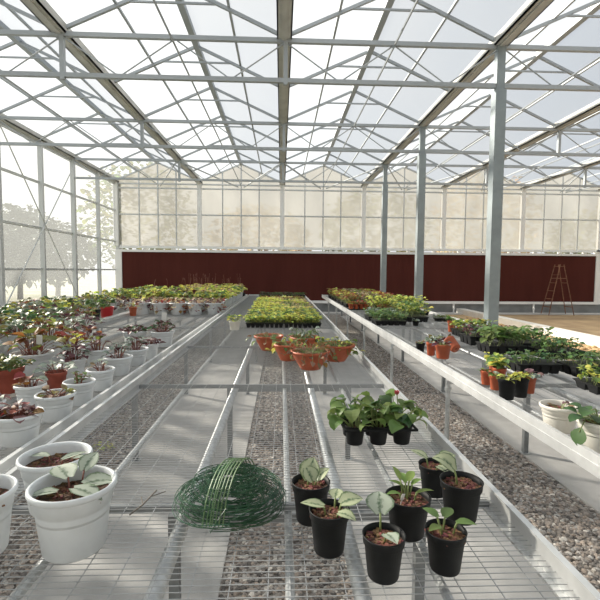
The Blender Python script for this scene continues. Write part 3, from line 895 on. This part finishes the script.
plug_tray = tray_mesh(.27, .54, .065, 4, 8)
plug_var = [tray_foliage(RT, .27, .54, 170, .07, .10, a, b) for a, b in (('lime', 'green'), ('lime', 'olive'), ('green', 'tan'), ('lime', 'tan'), ('deep', 'lime'), ('olive', 'rust'))]
first = None
for j in range(10):
    for i in range(4):
        x, y = -.385+.285*i-.03*(j > 4), 6.95+.57*j
        v = RT.choice([0, 1, 0, 4] if j < 3 else [0, 1, 2, 3, 5] if j > 6 else [0, 1, 2, 3])
        lab = 'black plug tray of yellow-green seedlings in the dense block on the middle bench'
        t = thing('seedling_tray', lab, 'seedling tray', (x, y, ZM), 0, 'seedling trays on the middle bench')
        link('tray', plug_tray, t); link('seedlings', plug_var[v], t, (0, 0, .06))
tr_s = tray_mesh(.36, .30, .07, 4, 3)
fol_s = [tray_foliage(RT, .36, .30, 80, .06, .09, a, b) for a, b in (('deep', 'green'), ('burg', 'deep'), ('green', 'deep'))]
for i, x in enumerate((-.50, -.12, .26, .62)):
    t = thing('seedling_tray', ['dark-leaved tray, leftmost of four at the far end of the middle bench', 'green-leaved tray, second of four at the far end of the middle bench', 'dark-leaved tray, third of four at the far end of the middle bench', 'green-leaved tray, rightmost of four at the far end of the middle bench'][i], 'seedling tray', (x-.02, 14.55, ZM), 0)
    link('tray', tr_s, t); link('seedlings', fol_s[(1, 2, 1, 0)[i]], t, (0, 0, .065))

# ------------------------------------------------------------ left bench, the nearer pots
def P(label, x, y, r, h, mt, fol, kind='planter', tagloc=None, name='potted_plant'):
    return potted(name, label, (x, y), kind, r, h, mt, fol, rz=RS.uniform(0, 6), tagloc=tagloc)
HP = .145
P('white pot with reddish succulent leaves, nearest pot on the left bench', -1.285, 2.22, .112, HP, 'potwhite', F('mound', .08, leaf='pink', leaf2='rust', n=34, size=.05, height=.06, spread=1.0, stem='redstem', kind='oval'))
P('white pot with brown withered stems and one yellow-green leaf', -1.275, 2.57, .104, HP, 'potwhite', F('mound', .08, leaf='dry', leaf2='olive', n=20, size=.05, height=.06, spread=1.0, stem='redstem', kind='lance'))
P('white pot with a silver-leaved begonia, left of the withered one', -1.53, 2.78, .088, HP, 'potwhite', F('mound', .08, leaf='silver', leaf2='rust', n=15, size=.06, height=.09, spread=.9, stem='redstem'))
P('white pot with a small green sprig near the bench rim', -1.27, 2.86, .095, HP, 'potwhite', F('tall', .06, leaf='green', leaf2='dry', n=7, size=.05, height=.10, kind='oval', stem='redstem'))
P('white pot with a few pale wilted leaves at the bench rim', -1.275, 3.21, .095, HP, 'potwhite', F('mound', .07, leaf='dry', leaf2='silver', n=14, size=.04, height=.09, stem='redstem', kind='lance'))
P('white pot with thin pink-stemmed plant behind the wilted one', -1.32, 3.68, .112, HP, 'potwhite', F('mound', .09, leaf='silverdark', leaf2='burg', n=20, size=.05, height=.13, stem='redstem'))
P('white pot with dark silver leaves close to the bench rim', -1.30, 4.05, .112, HP, 'potwhite', F('mound', .10, leaf='silverdark', leaf2='burg', n=26, size=.06, height=.12, stem='redstem'))
P('small white pot of burgundy leaves at the bench rim', -1.257, 4.34, .085, HP, 'potwhite', F('mound', .09, leaf='burg', n=26, size=.05, height=.08, stem='redstem'))
P('dark terracotta pot with drooping silver leaves among white pots', -1.58, 3.20, .072, .13, 'terradark', F('mound', .09, leaf='silverdark', leaf2='silver', n=18, size=.06, height=.08, spread=1.2, stem='redstem'), 'nursery')
P('large dark terracotta pot of bushy green leaves by the left edge', -1.90, 3.15, .120, .17, 'terradark', F('mound', .12, leaf='olive', leaf2='deep', n=60, size=.05, height=.09, spread=1.1), 'nursery')
P('white pot half hidden at the left picture edge, front row of the left bench', -1.56, 2.42, .085, HP, 'potwhite', F('mound', .08, leaf='silver', leaf2='pink', n=16, size=.05, height=.07, stem='redstem'))
P('large white pot of tall yellow-green begonia with red stems and label', -2.02, 3.72, .160, .17, 'potwhite', F('mound', .15, leaf='olive', leaf2='rust', n=34, size=.09, height=.20, spread=1.2, stem='redstem'), tagloc=(-.08, .06, 1.9))
P('white pot of pink and silver leaves in the second row from the rim', -1.63, 4.03, .105, HP, 'potwhite', F('mound', .10, leaf='pink', leaf2='olive', n=28, size=.055, height=.15, stem='redstem'))
P('white pot of dark crinkled leaves, left of the pink and silver one', -1.64, 3.60, .095, HP, 'potwhite', F('mound', .10, leaf='burg', leaf2='silverdark', n=32, size=.06, height=.12, stem='redstem'))
P('white pot of low dark leaves standing alone, left of a staked pot', -1.63, 5.06, .132, .17, 'potwhite', F('mound', .13, leaf='burg', leaf2='deep', n=48, size=.055, height=.09, stem='redstem'))
P('white pot of dark leaves with a tall white stake', -1.32, 5.05, .132, .17, 'potwhite', F('mound', .13, leaf='burg', leaf2='deep', n=50, size=.055, height=.15, stem='redstem'), tagloc=(0, 0, 2.4))
P('white pot of orange-brown coleus-like leaves in the middle row', -1.93, 4.20, .115, HP, 'potwhite', F('mound', .12, leaf='rust', leaf2='lime', n=30, size=.07, height=.17, stem='redstem'))
P('white pot of broad mixed leaves behind the tall begonia', -2.36, 3.50, .12, .17, 'potwhite', F('mound', .14, leaf='silver', leaf2='deep', n=34, size=.08, height=.16, spread=1.2, stem='redstem'))
P('white pot of silver leaves at the left picture edge', -2.25, 3.02, .12, .17, 'potwhite', F('mound', .13, leaf='silver', leaf2='burg', n=34, size=.07, height=.13, spread=1.1, stem='redstem'))
P('white pot of yellow and red-stemmed leaves behind the orange-brown one', -2.28, 4.50, .115, .17, 'potwhite', F('mound', .14, leaf='olive', leaf2='rust', n=40, size=.07, height=.20, spread=1.2, stem='redstem'))
P('white pot of silvery leaves, far side of the near group', -2.30, 5.00, .115, .17, 'potwhite', F('mound', .14, leaf='silverdark', leaf2='silver', n=40, size=.07, height=.18, spread=1.2, stem='redstem'))
P('white pot of dark red leaves behind the orange-brown one', -1.98, 4.62, .11, HP, 'potwhite', F('mound', .12, leaf='burg', leaf2='rust', n=34, size=.06, height=.16, stem='redstem'))
RB = random.Random(55)
grp_var = [F('mound', .14, leaf=a, leaf2=b, n=40, size=s, height=hh, spread=1.2, stem='redstem') for a, b, s, hh in
           (('silver', 'burg', .08, .16), ('silverdark', 'olive', .08, .18), ('olive', 'rust', .075, .20), ('burg', 'silver', .075, .15), ('deep', 'lime', .08, .20), ('silver', 'deep', .09, .17), ('silverdark', 'rust', .08, .22))]
def mass(positions, variants, label, group, r=.115, h=.18, mt='potwhite', kind='planter', name='potted_begonia'):
    pm, sm = get_pot(kind, r, h, mt)
    for i, (x, y) in enumerate(positions):
        t = thing(name, label, 'potted plant', (x+RB.uniform(-.02, .02), y+RB.uniform(-.02, .02), ZM), RB.uniform(0, 6), group)
        link('pot', pm, t); link('soil', sm, t)
        link('foliage', RB.choice(variants), t, (0, 0, h*.8))
mass([(-2.69, 2.6), (-2.69, 3.15), (-2.69, 3.7), (-2.69, 4.2), (-2.69, 4.7), (-2.69, 5.2), (-2.36, 5.42), (-2.69, 5.75), (-2.69, 6.25)],
     grp_var, 'white pot of mixed begonia leaves on the wall side of the left bench', 'mixed begonias on the left bench')
# leftmost bench: rows by the wall
pos = []
for j in range(8):
    for i in range(5):
        y = 4.0+.38*j
        pos.append((-3.10-.36*i, y+(.1 if i % 2 else 0)))
mass(pos, grp_var, 'white pot of mixed leafy begonias on the leftmost bench by the wall', 'begonias on the leftmost bench')
P('white pot of bright green leaves on the leftmost bench, by the black pot', -3.40, 6.98, .12, .18, 'potwhite', F('mound', .14, leaf='lime', leaf2='green', n=44, size=.10, height=.22, spread=1.5))
P('black pot with green leaves on the edge of the leftmost bench', -3.04, 7.45, .095, .20, 'potblack', F('mound', .13, leaf='green', leaf2='deep', n=36, size=.08, height=.17, spread=1.2), 'nursery')
P('bright red pot with green leaves on the edge of the leftmost bench', -3.06, 8.02, .125, .20, 'red', F('mound', .13, leaf='deep', leaf2='green', n=24, size=.08, height=.17, spread=1.0), 'nursery')
pos = [(-3.46-.4*i, 7.55+.45*j) for i in range(3) for j in range(4)]
mass(pos, [grp_var[1], grp_var[4], grp_var[2], grp_var[5]], 'white pot of green leaves on the leftmost bench behind the red pot', 'green pots on the leftmost bench')
pos = [(-3.12-.40*i, 9.5+.5*j) for i in range(3) for j in range(9)]

far_var = [F('mound', .15, leaf=a, leaf2=b, n=34, size=.11, height=.24, spread=1.15, stem='redstem', stalk=st) for a, b, st in
           (('lime', 'green', 0), ('lime', 'olive', 1), ('green', 'lime', 0), ('lime', 'tan', 2), ('olive', 'burg', 0))]
front_var = [F('trail', .13, leaf=a, leaf2=b, n=44, size=.08, height=.12, spread=1.25, stem='redstem') for a, b in (('rust', 'tan'), ('pink', 'tan'), ('tan', 'green'), ('burg', 'tan'))]
mass(pos, [far_var[0], far_var[2], front_var[3]], 'white pot of leafy plants at the far end of the leftmost bench', 'far pots on the leftmost bench', r=.13)
mass([(-2.655+.337*i, 8.72+.38*j) for j in range(2) for i in range(5)], front_var, 'white pot with reddish trailing plant in the front rows of the far left cluster', 'front pots of the far left cluster', r=.160, h=.22)
mass([(-2.67+.335*i+(.0 if j % 2 == 0 else .02), 9.5+.42*j) for j in range(13) for i in range(5)], far_var, 'white pot of bright yellow-green begonia in the far left cluster', 'bright pots of the far left cluster', r=.14, h=.21)
P('small dark pot on the bench rim at the far end of the left cluster', -1.235, 13.9+1.05, .06, .12, 'potblack', None, 'nursery')
P('terracotta pot peeking out of the far left cluster', -2.73, 8.40, .075, .16, 'terra', F('mound', .08, leaf='lime', leaf2='rust', n=12, size=.06, height=.1), 'nursery')

# ------------------------------------------------------------ right bench
P('cream pot with bare dark soil, on the right bench near its rim', 1.60, 2.27, .100, .165, 'potcream', F('mound', .03, leaf='dry', n=4, size=.03, height=.04), near) if False else \
    potted('potted_plant', 'cream pot with bare dark soil, on the right bench near its rim', (1.515, 2.34), 'planter', .098, .135, 'potcream', F('mound', .05, leaf='dry', leaf2='pink', n=5, size=.035, height=.05), near=True)
mbf = MB(); RR = random.Random(8)
for i in range(16):
    az = RR.uniform(0, 6.28); q = RR.uniform(.03, .11); hh = RR.uniform(.03, .10)
    mbf.tube([(0, 0, 0), (q*.5*math.cos(az), q*.5*math.sin(az), hh), (q*math.cos(az), q*math.sin(az), hh)], .003, 5, 1)
    mbf.leaf((q*math.cos(az), q*math.sin(az), hh), az, RR.uniform(0, .6), .075, .07, .7, 'oval', 0)
mbf.tube([(0, 0, 0), (-.10, -.04, .05), (-.135, -.05, -.01)], .003, 5, 1)
mbf.leaf((-.125, -.05, .01), 3.4, -1.25, .085, .085, .1, 'oval', 0, .1)
potted('potted_geranium', 'cream pot with rounded dark green leaves hanging over, at the right picture edge', (1.535, 2.06), 'planter', .100, .145, 'potcream', mbf.mesh('foliage', ['deep', 'stem', 'deep'], True), near=True)
P('tiny black pot left of three terracotta pots', 1.475, 4.66, .050, .10, 'potblack', F('mound', .05, leaf='dry', n=8, size=.035, height=.05), 'nursery')
P('narrow terracotta pot, middle of the group near the bench rim', 1.535, 4.50, .050, .135, 'terra', F('mound', .06, leaf='silverdark', leaf2='green', n=10, size=.045, height=.06), 'nursery')
P('largest terracotta pot of the rim group, with dark red leaves', 1.60, 4.34, .080, .14, 'terra', F('mound', .07, leaf='burg', leaf2='silverdark', n=18, size=.05, height=.06), 'nursery')
t = P('terracotta pot lying tilted at the right of the rim group', 1.80, 4.62, .072, .13, 'terra', F('mound', .06, leaf='burg', leaf2='green', n=10, size=.045, height=.05), 'nursery')
t.rotation_euler = (math.radians(-62), 0, .35); t.location = (1.82, 4.56, ZM+.058)
P('black pot of mixed leaves behind the tilted terracotta pot', 1.70, 4.82, .065, .12, 'potblack', F('mound', .07, leaf='silverdark', leaf2='olive', n=14, size=.05, height=.07), 'nursery')
P('terracotta pot left of the leafy trays by the tall column', 2.44, 6.30, .062, .16, 'terra', F('mound', .06, leaf='green', n=12, size=.07, height=.08), 'nursery')
P('second terracotta pot, right behind the one by the leafy trays', 2.50, 6.12, .060, .14, 'terra', F('mound', .06, leaf='green', leaf2='lime', n=12, size=.07, height=.08), 'nursery')
P('left one of two slim orange terracotta pots side by side', 1.565, 3.32, .045, .105, 'terra', F('mound', .04, leaf='dry', leaf2='green', n=9, size=.03, height=.03), 'nursery')
P('right one of two slim orange terracotta pots side by side', 1.565, 3.17, .047, .105, 'terra', F('mound', .045, leaf='silver', leaf2='green', n=12, size=.035, height=.03), 'nursery')
P('terracotta pot with spiky green leaves behind the slim pair', 1.80, 3.66, .058, .11, 'terra', F('tall', .06, leaf='green', leaf2='lime', n=12, size=.08, height=.07, kind='lance'), 'nursery')
P('black pot of yellow-green leaves, left of a joined black pair', 1.525, 2.93, .061, .14, 'potblack', F('mound', .055, leaf='olive', leaf2='lime', n=22, size=.04, height=.045), 'nursery')
P('black pot of yellow-green leaves, right of a joined black pair', 1.645, 2.98, .058, .14, 'potblack', F('mound', .055, leaf='lime', leaf2='rust', n=22, size=.04, height=.045), 'nursery')
P('terracotta pot of pale leaves right behind the black pair', 1.76, 3.08, .052, .12, 'terra', F('mound', .06, leaf='pink', leaf2='silverdark', n=20, size=.045, height=.06), 'nursery')
P('terracotta pot of tall grassy green leaves behind the black pair', 1.68, 3.35, .052, .12, 'terra', F('tall', .06, leaf='lime', leaf2='green', n=16, size=.09, height=.09, kind='lance', spread=1.1), 'nursery')

def rtray(label, x, y, w, d, h, n, size, height, a, b, kind='oval', rz=0, mt=None):
    t = thing('plant_tray', label, 'plant tray', (x, y, ZM), rz)
    link('tray', tray_mesh(w, d, h, max(2, int(w/.09)), max(2, int(d/.09))), t)
    link('foliage', tray_foliage(RT, w, d, n, size, height, a, b, kind), t, (0, 0, h))
    return t
def pot_row(label, x, y, nx, ny, r, h, mt, a, b):
    """tray holding little pots"""
    t = thing('pot_tray', label, 'plant tray', (x, y, ZM))
    link('tray', MB().box(-nx*r-.01, nx*r+.01, -ny*r-.01, ny*r+.01, 0, .02).mesh('tray', 'potblack'), t)
    pm, sm = get_pot('nursery', r*.96, h, mt)
    fv = [F('mound', r, leaf=a, leaf2=b, n=9, size=.07, height=.07, spread=1.2) for _ in range(3)]
    for i in range(nx):
        for j in range(ny):
            p = link('pot', pm, t, (-nx*r+r+2*r*i, -ny*r+r+2*r*j, .02)); link('foliage', RT.choice(fv), p, (0, 0, h*.84))
    return t
rtray('black tray of loose green plants at the aisle rim of the right bench', 1.74, 7.20, .50, .42, .07, 120, .08, .12, 'green', 'deep')
rtray('black tray of green plants behind the first rim tray', 1.78, 7.85, .55, .42, .07, 110, .08, .13, 'green', 'silverdark')
rtray('black tray of leggy green plants beside the rim tray', 2.28, 7.75, .45, .50, .08, 110, .09, .24, 'green', 'lime', 'heart')
rtray('black tray of tall lime plants in the middle of the right bench', 2.42, 8.55, .55, .50, .08, 140, .10, .30, 'lime', 'green', 'heart')
rtray('black tray of yellow-green plants behind the tall lime tray', 2.10, 9.15, .60, .42, .08, 130, .10, .26, 'lime', 'olive', 'heart')
pot_row('tray of small terracotta pots with bronze leaves, left one of two', 1.78, 9.95, 5, 2, .055, .11, 'terra', 'rust', 'olive')
pot_row('tray of small terracotta pots with bronze leaves, right one of two', 2.42, 9.95, 5, 2, .055, .11, 'terra', 'olive', 'rust')
rtray('low black tray of sparse seedlings at the far rim of the right bench', 2.75, 8.85, .34, .30, .07, 26, .06, .08, 'rust', 'green')
rtray('small black tray with a few sprouts near the outer rim', 2.78, 7.65, .24, .17, .05, 34, .05, .05, 'green', 'olive')
P('tiny dark pot standing alone on the open mesh of the right bench', 2.13, 7.00, .055, .075, 'potblack', F('mound', .04, leaf='silverdark', n=8, size=.05, height=.04), 'nursery')
k = 0
labs = {0: 'tray of bronze and green plants at the far end of the right bench'}
for j in range(6):
    for i in range(3):
        a, b = [('rust', 'olive'), ('olive', 'pink'), ('lime', 'rust'), ('tan', 'green')][(i+2*j) % 4]
        t = rtray(labs[0], 1.72+.46*i, 10.75+.70*j, .40, .50, .08, 75, .10, .22, a, b, 'heart'); t['group'] = 'trays at the far end of the right bench'
rtray('black pot tray of dark burgundy plants beside the tall column', 2.33, 5.25, .28, .34, .10, 70, .07, .12, 'burg', 'silverdark')
rtray('tray of broad green plants left of the burgundy tray', 2.56, 5.88, .46, .36, .08, 110, .08, .13, 'green', 'lime', 'heart')
rtray('tray of dark brownish leaves at the foot of the tall column', 2.84, 5.50, .28, .36, .07, 60, .06, .09, 'burg', 'pink')
rtray('black tray of arching light green plants before the tall column', 2.34, 4.66, .40, .32, .09, 80, .13, .18, 'green', 'green', 'lance')
rtray('black tray of green plants right of the arching ones', 2.80, 4.92, .38, .34, .08, 90, .08, .14, 'green', 'deep')
rtray('black plug tray of green seedlings at the outer rim', 2.79, 4.42, .42, .30, .08, 100, .065, .10, 'green', 'deep')
rtray('black tray of short dark plants in the second row', 2.18, 3.78, .36, .28, .08, 60, .06, .08, 'deep', 'green')
rtray('black tray of green seedlings next to the short dark plants', 2.60, 3.66, .40, .28, .08, 80, .065, .10, 'green', 'deep')
rtray('black tray of feathery green plants at the right picture edge', 2.38, 3.12, .36, .26, .06, 90, .07, .10, 'green', 'lime')
rtray('shallow tray of orange-tinged seedlings at the right picture edge', 2.42, 2.78, .34, .24, .05, 60, .05, .05, 'rust', 'lime')

# ------------------------------------------------------------ step ladder
def ladder():
    t = thing('step_ladder', 'rusty orange-brown A-frame step ladder standing before the far wall', 'ladder', (10.45, 16.55, 0))
    apexz = 1.86
    def rail(nm, a, b): link(nm, MB().tube([a, b], .0155, 6).mesh(nm, 'orange'), t)
    y0, y1 = -.28, .22
    fl, fr = -.50, .47
    for s, zf in ((y0, .02), (y1, .04)):
        q = .16*(1 if s > 0 else -1)
        rail('climbing_rail', (fl, s, zf), (-.07, q, apexz+.06))
        rail('rear_rail', (fr, s, zf), (.07, q, apexz+.06))
    for k in range(1, 6):
        u = k/6.2
        xa = fl+(-.07-fl)*u; ya = y0+(-.16-y0)*u; yb = y1+(.16-y1)*u; z = .03+u*apexz
        link('step', MB().box(xa-.035, xa+.035, ya, yb, z-.01, z+.01).mesh('step', 'orange'), t)
    for k in (1, 4):
        u = k/6.2
        xa = fr+(.07-fr)*u; ya = y0+(-.16-y0)*u; yb = y1+(.16-y1)*u; z = .03+u*apexz
        rail('rear_strut', (xa, ya, z), (xa, yb, z))
    link('top_platform', MB().box(-.12, .12, -.17, .17, apexz-.02, apexz).mesh('top_platform', 'orange'), t)
    for s in (-.18, .18):
        rail('spreader', (-.17, s*1.05, 1.40), (.17, s*1.05, 1.40))
    return t
ladder()
